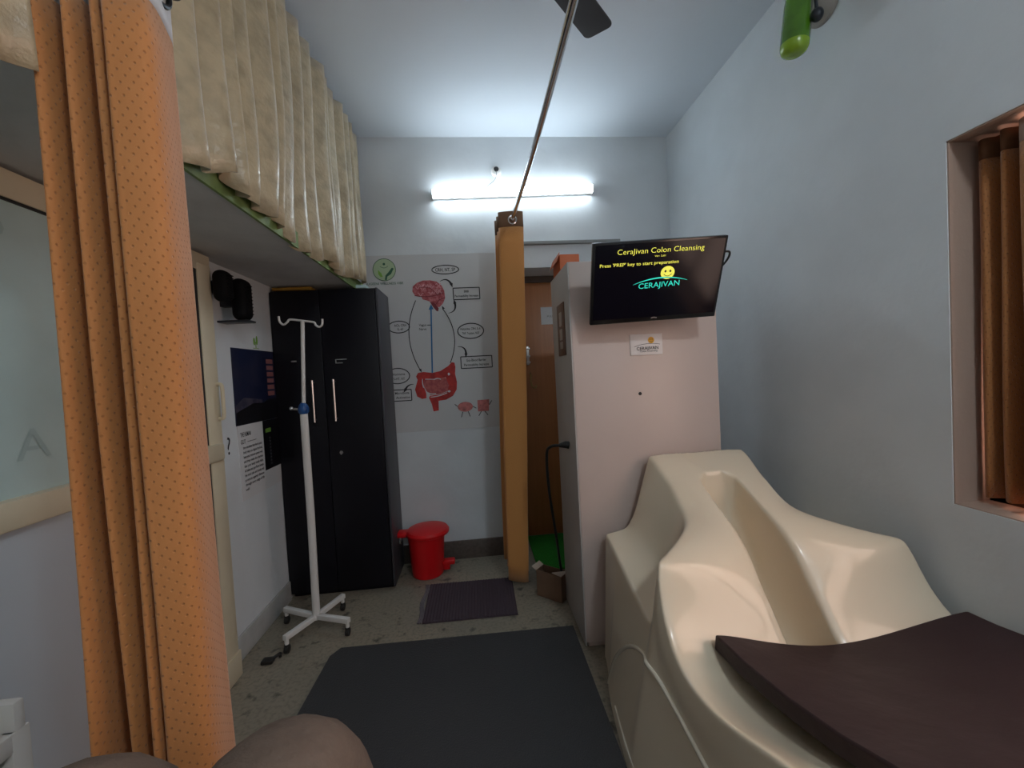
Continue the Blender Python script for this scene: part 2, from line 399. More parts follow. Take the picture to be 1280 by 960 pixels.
# ------------------------------------------------------------------ tub (hydrotherapy bed)
XC = 1.01
ST = [ # Y, base, O(u,z), I(u,z), C(u,z), M(u,z), T(u,z), B(u,z)
 (1.800, .485, (.454, .575), (.330, .600), (.232, .925), (.16, .930), (.085, .930), (.06, .928)),
 (1.755, .490, (.456, .570), (.328, .592), (.228, .912), (.16, .915), (.085, .912), (.06, .908)),
 (1.690, .505, (.459, .560), (.324, .578), (.220, .868), (.15, .880), (.040, .882), (.02, .880)),
 (1.664, .512, (.460, .554), (.322, .572), (.217, .852), (.15, .866), (.036, .869), (.02, .864)),
 (1.652, .516, (.460, .551), (.322, .569), (.216, .845), (.15, .860), (.054, .859), (.04, .70)),
 (1.637, .522, (.461, .548), (.321, .565), (.215, .836), (.15, .852), (.072, .850), (.058, .63)),
 (1.620, .530, (.461, .545), (.320, .560), (.215, .828), (.15, .845), (.083, .842), (.066, .62)),
 (1.520, .550, (.463, .522), (.318, .535), (.218, .755), (.15, .785), (.083, .790), (.066, .46)),
 (1.450, .560, (.466, .505), (.325, .518), (.245, .735), (.16, .755), (.083, .755), (.066, .40)),
 (1.390, .568, (.468, .490), (.355, .505), (.302, .722), (.19, .735), (.083, .725), (.066, .35)),
 (1.330, .574, (.470, .476), (.405, .495), (.372, .706), (.23, .712), (.083, .680), (.066, .32)),
 (1.295, .578, (.471, .466), (.440, .490), (.418, .700), (.26, .695), (.083, .635), (.066, .30)),
 (1.275, .580, (.474, .470), (.458, .590), (.438, .698), (.27, .680), (.083, .605), (.066, .29)),
 (1.250, .581, (.480, .500), (.468, .610), (.452, .690), (.28, .655), (.083, .570), (.066, .28)),
 (1.215, .582, (.484, .430), (.478, .510), (.462, .592), (.30, .565), (.083, .535), (.066, .27)),
 (1.160, .583, (.488, .380), (.482, .440), (.468, .515), (.33, .480), (.083, .450), (.066, .27)),
 (1.090, .584, (.490, .350), (.485, .405), (.470, .468), (.36, .440), (.083, .395), (.066, .29)),
 (.980, .584, (.490, .350), (.485, .405), (.470, .466), (.37, .440), (.083, .400), (.06, .38)),
 (.850, .584, (.490, .370), (.485, .430), (.470, .508), (.37, .465), (.083, .430), (.06, .425)),
 (.667, .584, (.488, .430), (.482, .510), (.460, .595), (.37, .545), (.083, .510), (.06, .508)),
 (.300, .584, (.480, .520), (.472, .610), (.450, .715), (.36, .685), (.083, .655), (.06, .653)),
 (.050, .584, (.475, .580), (.465, .680), (.440, .795), (.35, .765), (.083, .740), (.06, .738)),
]
def side_x(Y, z):
    """left flank of the tub at height z"""
    b = lerp_tab([(s[0], s[1]) for s in ST], Y); ou = lerp_tab([(s[0], s[2][0]) for s in ST], Y); oz = lerp_tab([(s[0], s[2][1]) for s in ST], Y)
    q = min(1, z/oz); return XC-(b+(ou-b)*q)
tub = thing('hydrotherapy_tub', 'glossy cream moulded treatment tub with deep trough standing against right wall', 'treatment tub', (XC, .95, 0))
bm = bmesh.new(); cre = bm.edges.layers.float.new('crease_edge'); rows = []
for (Y, b, O, I, Cc, Mm, T, B) in ST:
    half = [(b, 0), (b*.66+O[0]*.34, O[1]*.34), (b*.3+O[0]*.7, O[1]*.72), O, (O[0]*.55+I[0]*.45, (O[1]*.55+I[1]*.45) - (.006 if Y > 1.28 else 0)), I, (I[0]*.45+Cc[0]*.55, I[1]*.45+Cc[1]*.55), Cc, Mm, T, (T[0]*.95, B[1]*.5+T[1]*.5), B]
    left = [(XC-u, Y, z) for u, z in half]
    right = [(XC+(min(u, .487) if i < 3 else u), Y, z) for i, (u, z) in enumerate(half)]
    rows.append([bm.verts.new(p) for p in left + right[::-1]])
N = len(rows[0])
for r0, r1 in zip(rows, rows[1:]):
    for i in range(N-1): bm.faces.new((r0[i], r0[i+1], r1[i+1], r1[i]))
bm.faces.new(rows[0]); bm.faces.new(rows[-1][::-1])
bm.edges.ensure_lookup_table()
idx = {}
for j, r in enumerate(rows):
    for i, v in enumerate(r): idx[v] = (j, i)
for e in bm.edges:
    (j0, i0), (j1, i1) = idx[e.verts[0]], idx[e.verts[1]]
    if i0 == i1:
        if i0 in (0, N-1): e[cre] = 1
        elif i0 in (3, N-4) and max(j0, j1) <= 12: e[cre] = .55
        elif i0 in (7, N-8): e[cre] = .45 if max(j0, j1) < 14 else .3
        elif i0 in (9, N-10): e[cre] = .5 if min(j0, j1) >= 3 else 0
    if j0 == j1 and j0 in (0, len(rows)-1): e[cre] = .7
    if j0 == j1 and j0 == 3 and 9 <= min(i0, i1) and max(i0, i1) <= N-10: e[cre] = .5
bmesh.ops.recalc_face_normals(bm, faces=bm.faces)
me = bpy.data.meshes.new('tub_body'); bm.to_mesh(me); bm.free(); me.materials.append(M['frp'])
for p in me.polygons: p.use_smooth = True
body = bpy.data.objects.new('tub_body', me); C.objects.link(body); body.parent = tub; body.matrix_parent_inverse = wm(tub).inverted()
ss = body.modifiers.new('subdivision', 'SUBSURF'); ss.levels = 2; ss.render_levels = 3
# access panel with rounded bead on the left flank
def on_side(pts, off): return [(side_x(y, z)-off, y, z) for y, z in pts]
outer = [(p.x, p.y) for p in catmull([(1.60, .03, 0), (1.575, .10, 0), (1.52, .20, 0), (1.44, .29, 0), (1.36, .345, 0), (1.28, .368, 0), (1.19, .365, 0), (1.09, .352, 0), (.93, .342, 0), (.6, .34, 0), (.22, .34, 0)], 6)]
MB().tube(on_side(outer, .001), .0075, 10).build('panel_bead', 'frpbead', tub)
MB().tube(on_side([(1.46, .05), (1.3, .047), (1.1, .045), (.8, .045), (.22, .045)], .003), .005, 8).build('panel_sill', 'frpbead', tub)
pm = MB(); n = len(outer)
A = on_side([(y, max(.02, z-.012)) for y, z in outer], -.004+.006); Bv = on_side([(y, .02) for y, z in outer], .003)
for i in range(n-1): pm.quad([A[i], A[i+1], Bv[i+1], Bv[i]])
pm.build('access_panel', 'frp', tub)
MB().box(.965, .985, 1.575, 1.585, .70, .715, .002).build('overflow_jet', 'gasket', tub)

# dark brown cushion lying on the tub
bm = bmesh.new(); nu, nv = 22, 40; top = []; bot = []
def ctop(u, v):   # u 0..1 left->right, v 0 front -> 1 rear
    yf = 1.135 + .02*math.sin(PI*u) - .066*u*u
    y = yf*(1-v) + .10*v
    zl = lerp_tab([(1.2, .528), (1.135, .523), (1.0, .535), (.85, .562), (.716, .598), (.35, .738), (.1, .835)], y)
    sag = (.078*(1-v)**3 + .012)*math.sin(PI*u)**1.2
    return .675+.765*u, y, zl - sag + .026*u*(1-v)**2 + .0025*math.sin(26*u+9*v)*math.sin(17*v+3)*math.sin(PI*u)
for j in range(nv+1):
    top.append([bm.verts.new(ctop(i/nu, j/nv)) for i in range(nu+1)])
    bot.append([bm.verts.new((x, y+.008, z-.052)) for x, y, z in [ctop(i/nu, j/nv) for i in range(nu+1)]])
for j in range(nv):
    for i in range(nu):
        bm.faces.new((top[j][i], top[j][i+1], top[j+1][i+1], top[j+1][i])); bm.faces.new((bot[j][i], bot[j+1][i], bot[j+1][i+1], bot[j][i+1]))
    for i in (0, nu): bm.faces.new((top[j][i], top[j+1][i], bot[j+1][i], bot[j][i]))
for i in range(nu):
    for j in (0, nv): bm.faces.new((top[j][i], bot[j][i], bot[j][i+1], top[j][i+1]))
mb = MB(); mb.bm.free(); mb.bm = bm
cu = tag(mb.build('seat_cushion', 'cushion', None, True, 50), 'flat dark brown cushion lying on the cream tub', 'cushion')
bv = cu.modifiers.new('bevel', 'BEVEL'); bv.width = .006; bv.segments = 2; bv.limit_method = 'ANGLE'; bv.angle_limit = .9

# ------------------------------------------------------------------ machine cabinet
mc = thing('machine_cabinet', 'tall beige laminated machine cabinet standing behind the tub, screen on front', 'cabinet', (.81, 2.05, 0))
MB().box(.456, 1.172, 1.852, 2.27, .03, 1.85, .004).box(.47, 1.16, 1.87, 2.25, 0, .035).build('body', 'machine', mc)
lab(MB().box(.450, .457, 1.855, 2.27, .012, 1.85, .002).build('side_panel', 'machines', mc), 'greyer left side panel')
MB().box(.444, .452, 1.955, 2.115, 1.42, 1.685, .003).build('switch_plate', 'switchp', mc)
sp = MB()
for z0, z1 in ((1.57, 1.64), (1.50, 1.555), (1.455, 1.49)): sp.box(.440, .446, 2.0, 2.05, z0, z1, .002)
sp.build('switch', 'switchw', mc)
MB().lathe([(.007, -.002), (.009, .004), (.003, .006)], (.774, 1.850, 1.214), 'Y', 12).build('cable_hole', 'gasket', mc)
stk = tag(MB().box(.735, .893, 1.8475, 1.8515, 1.397, 1.497, .001).build('sticker', 'sticker'), 'small white logo sticker with smiley below the screen on beige cabinet', 'sticker')
pl = Plate((.814, 1.8475, 1.447), (1, 0, 0), (0, 0, 1), (0, -1, 0))
pm = MB(); pl.poly(pm, pl.ell(.023, .020, .0155, .0155)); pm.build('smiley', 'gold', stk)
pm = MB(); pl.poly(pm, pl.ell(.018, .024, .002, .003, 10), .0011, .0016); pl.poly(pm, pl.ell(.028, .024, .002, .003, 10), .0011, .0016)
pl.stroke(pm, arc((.015, .016), (.031, .016), -.004, 6), .0016, .0011, .0016)
pl.stroke(pm, arc((-.061, -.010), (.066, -.001), .009), .002); pl.text(pm, 'CERAJIVAN', .004, -.017, .107, .016, rot=.02, bold=.01); pl.text(pm, 'Colon Cleansing', .009, -.031, .086, .008, rot=.01)
pm.build('lettering', 'ink', stk)

# wall-type television on the cabinet
O = Vector((.785, 1.648, 1.699)); U = Vector((.9992, -.0325, .0263)).normalized(); V = Vector((-.037, -.407, .913)).normalized(); Nn = U.cross(V)
tv = thing('television', 'black flat screen showing yellow start text, tilted forward on the beige cabinet', 'television', O)
MB().obox(O-Nn*.012, U, V, Nn, .566, .343, .022, .004).build('bezel', 'bezel', tv)
MB().obox(O-Nn*.034, U, V, Nn, .46, .24, .03, .008).build('back_shell', 'bezel', tv)
MB().obox(O-Nn*.001+V*.006, U, V, Nn, .544, .312, .0035).build('screen', 'screen', tv)
MB().box(.68, .89, 1.69, 1.8515, 1.64, 1.80, .004).build('wall_bracket', 'darkmetal', tv)
pl = Plate(O+Nn*.0012, U, V, Nn)
pm = MB(); pl.text(pm, 'CeraJivan Colon Cleansing', .002, .132, .366, .0215, bold=-.006); pm.build('title_text', 'yel', tv); pm = MB(); pl.text(pm, "Press 'PREP' key to start preparation", -.085, .081, .334, .0135, bold=.008)
pl.text(pm, 'Ver: 2.01', 0, .108, .046, .007)
pm.build('prompt_text', 'yel', tv); pm = MB(); pl.poly(pm, pl.ell(.040, .037, .030, .027)); pm.build('smiley', 'yel', tv)
pm = MB(); pl.poly(pm, pl.ell(.030, .043, .0042, .005, 12), .0012, .0018); pl.poly(pm, pl.ell(.051, .043, .0042, .005, 12), .0012, .0018); pl.stroke(pm, arc((.024, .031), (.058, .031), -.008, 8), .002, .0012, .0018); pm.build('smiley_features', 'ink', tv)
pm = MB(); pl.stroke(pm, arc((-.105, -.006), (.13, .001), .020), [.001+.0045*math.sin(PI*i/14) for i in range(15)]); pl.text(pm, 'CERAJIVAN', .008, -.010, .178, .023, bold=.004, rot=.03); pm.build('screen_logo', 'teal', tv)
pm = MB(); pl.stroke(pm, arc((-.012, -.157), (.014, -.157), .003, 6), .004); pm.build('maker_mark', 'steel', tv)
e0 = O+U*.27-Nn*.03+V*.10
tag(MB().tube(catmull([e0, e0+U*.045+V*.0, e0+U*.055-V*.035-Nn*.02, e0+U*.035-V*.075-Nn*.04, e0-U*.01-V*.09-Nn*.05], 8), .0045, 8).build('video_cable', 'cable'), 'short black cable looping out behind right edge of the screen', 'cable')

# plug and power cord on the cabinet's left side
tag(MB().tube([(.449, 2.0, .962), (.43, 2.002, .965), (.40, 2.01, .962)], [.020, .018, .010], 12)
    .tube(catmull([(.405, 2.01, .962), (.36, 2.04, .952), (.345, 2.08, .90), (.355, 2.12, .70), (.395, 2.20, .42), (.435, 2.31, .16), (.47, 2.40, .024), (.50, 2.48, .02)], 8), .0075, 8)
    .build('power_cord', 'cable'), 'black power cord with plug hanging down left side of the beige cabinet', 'cord')

# orange carton on top of the cabinet
ob = thing('orange_carton', 'small orange carton with raised flap on top of the beige cabinet', 'box', (.53, 2.12, 1.852))
MB().box(.458, .56, 2.04, 2.22, 1.852, 1.94, .002).build('carton_body', 'orange', ob)
MB().obox((.449, 2.13, 1.926), Vector((.35, 0, .94)), Vector((0, 1, 0)), Vector((-.94, 0, .35)), .05, .18, .003).build('flap', 'orange', ob)

# brown carton on the floor beside the cabinet
cb = thing('cardboard_box', 'open brown cardboard box on the floor between far curtain and beige cabinet', 'box', (.385, 2.35, 0))
ang = -.724; ax = Vector((math.cos(ang), math.sin(ang), 0)); ay = Vector((-math.sin(ang), math.cos(ang), 0)); az = Vector((0, 0, 1))
W_, D_, H_ = .172, .082, .155; c0 = Vector((.290, 2.355, 0)) + ax*W_/2 + ay*D_/2
m_ = MB()
for s_ in (-1, 1):
    m_.obox(c0+ay*(D_/2-.002)*s_+az*H_/2, ax, ay, az, W_, .004, H_); m_.obox(c0+ax*(W_/2-.002)*s_+az*H_/2, ax, ay, az, .004, D_, H_)
m_.obox(c0+az*.004, ax, ay, az, W_, D_, .006).build('carton_body', 'carton', cb)
e_ = c0+ax*W_/2+az*H_; m_ = MB(); q_ = [e_-ay*D_/2, e_+ay*D_/2, e_+ay*D_/2+Vector((-.045, -.025, .012)), e_-ay*D_/2+Vector((-.05, .03, .014))]
m_.quad(q_); m_.quad([p+az*.003 for p in q_][::-1]); lab(m_.build('flap', 'cartonl', cb, False), 'paler inside of the open flap')
e_ = c0-ax*W_/2+az*H_; m_ = MB().obox(e_+Vector((-.012, 0, .012)), Vector((-.7, .1, .7)).normalized(), ay, Vector((.7, 0, .7)), .035, D_, .003)
lab(m_.build('flap', 'cartonl', cb), 'paler inside of the open flap')

# ------------------------------------------------------------------ black cupboard
cp = thing('cupboard', 'tall black two-door cupboard standing in the far left corner', 'cupboard', (-.92, 2.76, 0))
MB().box(-1.238, -.602, 2.60, 2.90, .03, 1.925, .003).build('carcass', 'black', cp)
lab(MB().box(-.604, -.590, 2.585, 2.90, .02, 1.925, .003).build('side_panel', 'darkgrey', cp), 'dark grey right side panel')
MB().box(-1.225, -.615, 2.62, 2.90, 0, .04).build('plinth', 'black', cp)
HX = (-1.008, -.882)
for i, (a, b) in enumerate(((-1.236, -.944), (-.940, -.606))):
    dd = MB().box(a, b, 2.578, 2.598, .035, 1.915, .003).build('door', 'black', cp)
    x = HX[i]
    MB().tube([(x, 2.555, 1.105), (x, 2.555, 1.365)], .0065, 10).tube([(x, 2.58, 1.12), (x, 2.553, 1.12)], .005, 8).tube([(x, 2.58, 1.35), (x, 2.553, 1.35)], .005, 8).build('handle', 'steel', dd)
    if i: 
        MB().lathe([(.010, 2.572), (.010, 2.579)], (-.868, 0, .905), 'Y', 14).box(-.871, -.865, 2.566, 2.573, .893, .917).build('lock', 'steel', dd)
        MB().box(-.868, -.80, 2.574, 2.579, 1.484, 1.488).box(-.868, -.825, 2.574, 2.579, 1.462, 1.466).box(-.868, -.863, 2.574, 2.579, 1.462, 1.488).build('clasp', 'steel', dd)
    else:
        MB().box(-1.13, -1.10, 2.57, 2.579, 1.482, 1.492, .002).build('clasp', 'steel', dd)
tag(MB().box(-1.22, -.99, 2.585, 2.80, 1.926, 1.944, .003).build('folder', 'yellowb'), 'mustard yellow folder lying on top of the black cupboard', 'folder')
tag(MB().box(-.725, -.66, 2.60, 2.68, 1.926, 1.949, .006).build('small_box', 'cyan'), 'small pale teal box on right end of the cupboard top', 'box')

# ------------------------------------------------------------------ drip stand
dsx = Vector((-.943, 2.242, 0))
iv = thing('drip_stand', 'white metal drip stand on four castors in front of black cupboard', 'drip stand', dsx)
B0 = Vector((-.945, 2.242, .075))
legs = [(-1.142, 2.329), (-.861, 2.407), (-1.024, 2.069), (-.756, 2.159)]
for x, y in legs:
    e = Vector((x, y, .082)); dv = (e-B0).normalized(); sd = dv.cross(Vector((0, 0, 1))).normalized(); up = sd.cross(dv)
    lg = MB().obox((B0+e)/2+dv*.004, dv, sd, up, (e-B0).length+.016, .026, .026, .003).tube([(x, y, .075), (x, y, .042)], .010, 10).build('leg', 'white', iv)
    k = MB().lathe([(.010, -.011), (.020, -.009), (.021, 0), (.020, .009), (.010, .011)], (x, y, .021), 'X', 18).tube([(x, y, .046), (x, y, .030)], .013, 10)
    lab(k.build('caster', 'gasket', lg), 'black rubber castor')
MB().tube([(-.945, 2.242, .06), (-.938, 2.242, .62), (-.938, 2.242, 1.195)], .0195, 16).build('lower_pole', 'white', iv)
MB().tube([(-.938, 2.242, 1.18), (-.912, 2.242, 1.682)], .010, 12).build('upper_pole', 'white', iv)
co = MB().lathe([(.020, 1.185), (.027, 1.195), (.028, 1.215), (.020, 1.235), (.012, 1.245)], (-.938, 2.242, 0), 'Z', 20).build('collar', 'blue', iv)
lab(MB().tube([(-.96, 2.235, 1.212), (-.99, 2.23, 1.216)], .006, 8).ball((-.995, 2.23, 1.219), .010).build('knob', 'steel', co), 'steel tightening knob')
MB().tube(catmull([(-1.032, 2.242, 1.713), (-1.028, 2.242, 1.683), (-1.010, 2.242, 1.668), (-.990, 2.242, 1.680), (-.975, 2.242, 1.693), (-.912, 2.242, 1.684), (-.855, 2.242, 1.674), (-.845, 2.242, 1.658), (-.828, 2.242, 1.648), (-.812, 2.242, 1.660), (-.809, 2.242, 1.690)], 6), .0055, 10).build('hook_bar', 'white', iv)

# ------------------------------------------------------------------ red pedal bin
bx, by = -.405, 2.76
bn = thing('pedal_bin', 'red plastic pedal bin with domed lid beside the black cupboard', 'bin', (bx, by, 0))
MB().lathe([(.095, .0), (.104, .006), (.108, .03), (.118, .20), (.126, .28), (.128, .292), (.120, .292), (.10, .05), (.05, .03)], (bx, by, 0), 'Z', 40).build('bucket', 'red', bn)
ldm = MB().lathe([(.137, .280), (.145, .284), (.146, .298), (.135, .312), (.10, .322), (.05, .329), (.01, .331)], (bx+.012, by, 0), 'Z', 40)
ldm.box(bx-.195, bx-.10, by-.045, by+.045, .272, .305, .012)
ldm.build('lid', 'red', bn)
MB().box(bx-.185, bx-.165, by-.035, by+.035, .232, .278, .004).build('hinge_bracket', 'chrome', bn)
MB().box(bx+.095, bx+.185, by-.03, by+.03, .055, .085, .009).box(bx+.10, bx+.15, by-.02, by+.02, .02, .06, .004).build('pedal', 'red', bn)
lab(MB().lathe([(.098, .0005), (.101, .012)], (bx, by, 0), 'Z', 36).build('base_ring', 'red', bn), 'bottom rim')

# ------------------------------------------------------------------ mats
mt = MB(); pm = bmesh.new()
out = [(-.80, 1.62), (-.79, 1.99), (-.755, 2.045), (.428, 2.02), (.423, .35), (-.80, .35)]
lo_, hi_ = [mt.bm.verts.new((x, y, .001)) for x, y in out], [mt.bm.verts.new((x, y, .013)) for x, y in out]
mt.bm.faces.new(hi_); mt.bm.faces.new(lo_[::-1])
for i in range(len(out)): j = (i+1) % len(out); mt.bm.faces.new((lo_[i], lo_[j], hi_[j], hi_[i]))
pm.free()
tag(mt.build('exercise_mat', 'mat', None, False), 'large dark grey rubber mat on the floor in front of the tub', 'mat')
rg = thing('doormat', 'small dark maroon ribbed rug on the floor by the red bin', 'rug', (-.11, 2.38, 0))
rm = MB(); nx = 60
Lft = lambda y: -.382+.02*math.sin((y-2.2)*3)
x0, x1, y0, y1 = -.372, .155, 2.185, 2.585
m_ = MB(); prev = None
for i in range(nx+1):
    x = x0+(x1-x0)*i/nx; z = .009+.0035*(i % 2)
    cur = [(x, y0+.03*(x-x0)*-.4, .001), (x, y0+.03*(x-x0)*-.4, z), (x, y1-.02*(x-x0), z), (x, y1-.02*(x-x0), .001)]
    if prev: 
        for k in range(3): m_.quad([prev[k], prev[k+1], cur[k+1], cur[k]])
    prev = cur
m_.build('rug_field', 'rug', rg, False)
m_ = MB()
for k in range(3): m_.tube([(x0-.004-.022+k*.009+.008*math.sin(q*1.2), y0+(y1-y0)*q/8, .008) for q in range(9)], .0042, 6)
lab(m_.build('rug_border', 'rugs', rg), 'lighter grey striped end')
tm = tag(MB().box(.34, 1.1, 2.63, DY-.03, .001, .016, .003).build('turf_mat', 'grass'), 'bright green artificial grass mat in front of the wooden door', 'mat')
tag(MB().box(-1.115, -1.06, 1.99, 2.03, .001, .02, .006).tube(catmull([(-1.07, 2.02, .012), (-1.05, 2.05, .015), (-1.04, 2.03, .012)], 4), .007, 6).build('door_stopper', 'gasket'), 'small black rubber stopper on the floor by the left door', 'stopper')

# ------------------------------------------------------------------ curtains
def zig(N, F, k=8):
    pts = []
    for n_, f_ in zip(N, F): pts += [n_, f_]
    return pts
lc = thing('orange_curtain', 'tall dotted orange curtain bunched in folds at the near left', 'curtain', (-.66, .86, 0))
base = [(-.808, .985), (-.806, .93), (-.803, .86), (-.797, .848), (-.790, .865), (-.782, .93), (-.775, .995), (-.768, 1.0), (-.757, .93), (-.748, .86), (-.742, .848), (-.735, .865), (-.728, .93), (-.722, .995), (-.714, 1.0), (-.703, .93), (-.697, .86), (-.691, .846), (-.684, .86), (-.682, .93), (-.680, .985), (-.676, 1.0), (-.676, .96), (-.676, .87), (-.668, .842), (-.655, .843), (-.634, .850), (-.616, .860), (-.609, .876), (-.613, .905), (-.627, .947), (-.643, .988), (-.660, 1.0)]
base = [(x*.925, y*.925) for x, y in base]
lp = smooth_path(base, 5)
cloth('curtain_cloth', lp, 2.073, .04, 'curtain', lc, 24, .002, .007, 3, (.016, 0), 1.075)
lab(cloth('header_band', [(x+(.0006 if x > -.61 else 0), y) for x, y in lp], 2.175, 2.07, 'header', lc, 3, .0022, 0, 3), 'white stiffened header band')
for x in (-.724, -.698, -.676, -.650, -.626, -.577):
    eb = MB(); eb.tube([(x, .862+.026*math.cos(2*PI*k/20), 2.137+.026*math.sin(2*PI*k/20)) for k in range(21)], .005, 8, False); eb.build('eyelet', 'darkmetal', lc)
tag(MB().tube([(XL, .862, 2.137), (-.560, .862, 2.137)], .0125, 16).ball((-.553, .862, 2.137), .017).build('curtain_rod', 'darkmetal'), 'short dark rod from the left wall carrying the near orange curtain', 'curtain rod')

fc = thing('brown_curtain', 'narrow brown-orange curtain gathered at the far end of long rod', 'curtain', (.25, 2.5, 0))
base = [(.335, 2.452), (.30, 2.440), (.26, 2.442), (.205, 2.452), (.185, 2.465), (.20, 2.478), (.26, 2.482), (.325, 2.488), (.335, 2.50), (.315, 2.51), (.25, 2.512), (.19, 2.522), (.178, 2.535), (.195, 2.546), (.26, 2.55), (.33, 2.556), (.34, 2.566), (.32, 2.578), (.25, 2.58), (.18, 2.59), (.17, 2.602), (.19, 2.612), (.26, 2.616), (.34, 2.625)]
fp = smooth_path(base, 5)
zb = lambda t: .03+.10*min(1, t*1.6)
cloth('curtain_cloth', fp, 2.235, zb, 'curtain2', fc, 20, .002, .006, 8, (-.065, 0), .88)
lab(cloth('header_band', fp, 2.325, 2.232, 'headerb', fc, 2, .0025, 0, 8), 'darker brown header')
for y in (2.443, 2.485, 2.511, 2.551): eb = MB().tube([(.268+.024*math.cos(2*PI*k/20), y-.001, 2.272+.024*math.sin(2*PI*k/20)) for k in range(21)], .006, 8, False); lab(eb.build('eyelet', 'chrome', fc), 'chrome eyelet')
tag(MB().tube(catmull([(.262, YB, 2.285), (.268, 2.44, 2.272), (.282, 1.7, 2.252), (.288, 1.0, 2.25), (.285, .2, 2.27), (.28, -.8, 2.31), (.28, YF, 2.33)], 8), .0115, 16).build('partition_rod', 'chrome'), 'long thin chrome curtain rod crossing the room overhead', 'curtain rod')

def valance(name, y0, y1, seed, label):
    rnd = random.Random(seed); pts = []; y = y0; s = 1
    while y < y1:
        pts.append((-.735+s*rnd.uniform(.014, .040), y)); y += rnd.uniform(.022, .045) if s > 0 else rnd.uniform(.05, .10); s = -s
    pts.append((-.74, y1))
    p = smooth_path(pts, 6)
    hem = [(.2, 1.93), (.8, 1.925), (1.05, 1.945), (1.3, 2.0), (1.42, 1.972), (1.66, 1.99), (1.8, 1.965), (2.0, 1.952), (2.2, 1.985), (2.35, 1.962), (2.55, 1.985), (2.84, 2.022)]
    hr = [rnd.uniform(-.024, .008) for _ in range(200)]
    def zb(t):
        y = y0+(y1-y0)*t; k = y/.045; i = int(k); f = k-i
        return lerp_tab(hem, y)+hr[i % 200]*(1-f)+hr[(i+1) % 200]*f
    o = tag(cloth(name, p, 2.985, zb, 'satin', None, 14, .002, .014, seed), label, 'curtain')
    return o
valance('valance_curtain', 1.025, 2.845, 5, 'cream satin pleated valance hanging along the loft, right of orange curtain')
valance('valance_curtain', .15, .765, 9, 'short cream satin curtain end at the upper left, left of orange curtain')
tag(MB().tube([(-.80, .1, 2.965), (-.80, 2.87, 2.965)], .011, 12).ball((-.765, 2.885, 2.958), .03, 1, 1.15, 1).build('valance_rod', 'darkmetal'), 'dark rod with round end knob holding the cream valance', 'curtain rod')

wc = thing('window_curtain', 'rust-orange curtain covering the recessed window in the right wall', 'curtain', (1.60, .5, .86))
pts = []; y = 1.142; s = 1; rnd = random.Random(2)
for yy, xx in ((1.148, 1.632), (1.137, 1.605), (1.118, 1.595), (1.104, 1.630), (1.094, 1.638), (1.083, 1.602), (1.066, 1.59), (1.055, 1.630), (1.043, 1.632), (1.03, 1.585), (1.0, 1.566), (.95, 1.563), (.92, 1.60), (.90, 1.63)): pts.append((xx, yy))
wp = smooth_path(pts, 6)
cloth('curtain_cloth', wp, 1.93, lambda t: .872-.006*t, 'curtain3', wc, 14, .002, .005, 4)
ih = [i for i, p in enumerate(wp) if p[1] < 1.046][0]
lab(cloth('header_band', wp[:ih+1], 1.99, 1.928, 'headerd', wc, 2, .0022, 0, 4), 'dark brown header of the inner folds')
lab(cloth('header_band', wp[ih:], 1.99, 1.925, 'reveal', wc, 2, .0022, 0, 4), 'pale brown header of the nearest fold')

# ------------------------------------------------------------------ tube light, wall fittings
tl = thing('tube_light', 'long white glowing tube light mounted high on the back wall', 'light', (.34, YB, 2.64))
rot = .0199   # the batten hangs very slightly out of level
def along(x): return 2.630+(x+.241)*rot
def bar(name, xa, xb, ya, yb, dz0, dz1, m, parent=None):
    b = MB(); ux = Vector((1, 0, rot)).normalized(); uz = Vector((-rot, 0, 1)).normalized(); c = Vector(((xa+xb)/2, (ya+yb)/2, along((xa+xb)/2)+(dz0+dz1)/2))
    return b.obox(c, ux, Vector((0, 1, 0)), uz, xb-xa, yb-ya, dz1-dz0, .004).build(name, m, parent)
M['tube'] = mat('tube_glow', (.80, .92, 1.0), .5, emit=TUBE_POWER)
bar('housing', -.245, .922, YB-.034, YB-.001, -.022, .026, 'white', tl)
bar('diffuser', -.238, .915, YB-.064, YB-.033, -.0035, .028, 'tube', tl)
bar('lower_diffuser', -.238, .915, YB-.062, YB-.033, -.024, -.0065, 'tube', tl)
for x in (-.245, .915): bar('end_cap', x, x+.008, YB-.066, YB-.001, -.027, .031, 'white', tl)
rs = thing('ceiling_rose', 'round white wall rose with dark hole and wire above the tube light', 'wall fitting', (.223, YB, 2.81))
MB().lathe([(.038, -.001), (.038, -.010), (.030, -.020), (.013, -.024), (.012, -.012)], (.223, YB, 2.806), 'Y', 28).build('rose_plate', 'white', rs)
MB().lathe([(.015, -.022), (.018, -.030), (.010, -.034)], (.223, YB, 2.812), 'Y', 20).build('rose_core', 'gasket', rs)
MB().tube(catmull([(.223, YB-.03, 2.80), (.222, YB-.025, 2.765), (.20, YB-.008, 2.735), (.155, YB-.006, 2.70), (.16, YB-.006, 2.675)], 6), .0028, 6).build('wire', 'plasticg', rs)
tag(MB().box(.36, 1.12, YB-.022, YB-.001, 2.272, 2.296, .002).build('cable_trunking', 'plasticg'), 'grey horizontal cable trunking on the back wall above the doorway', 'trunking')
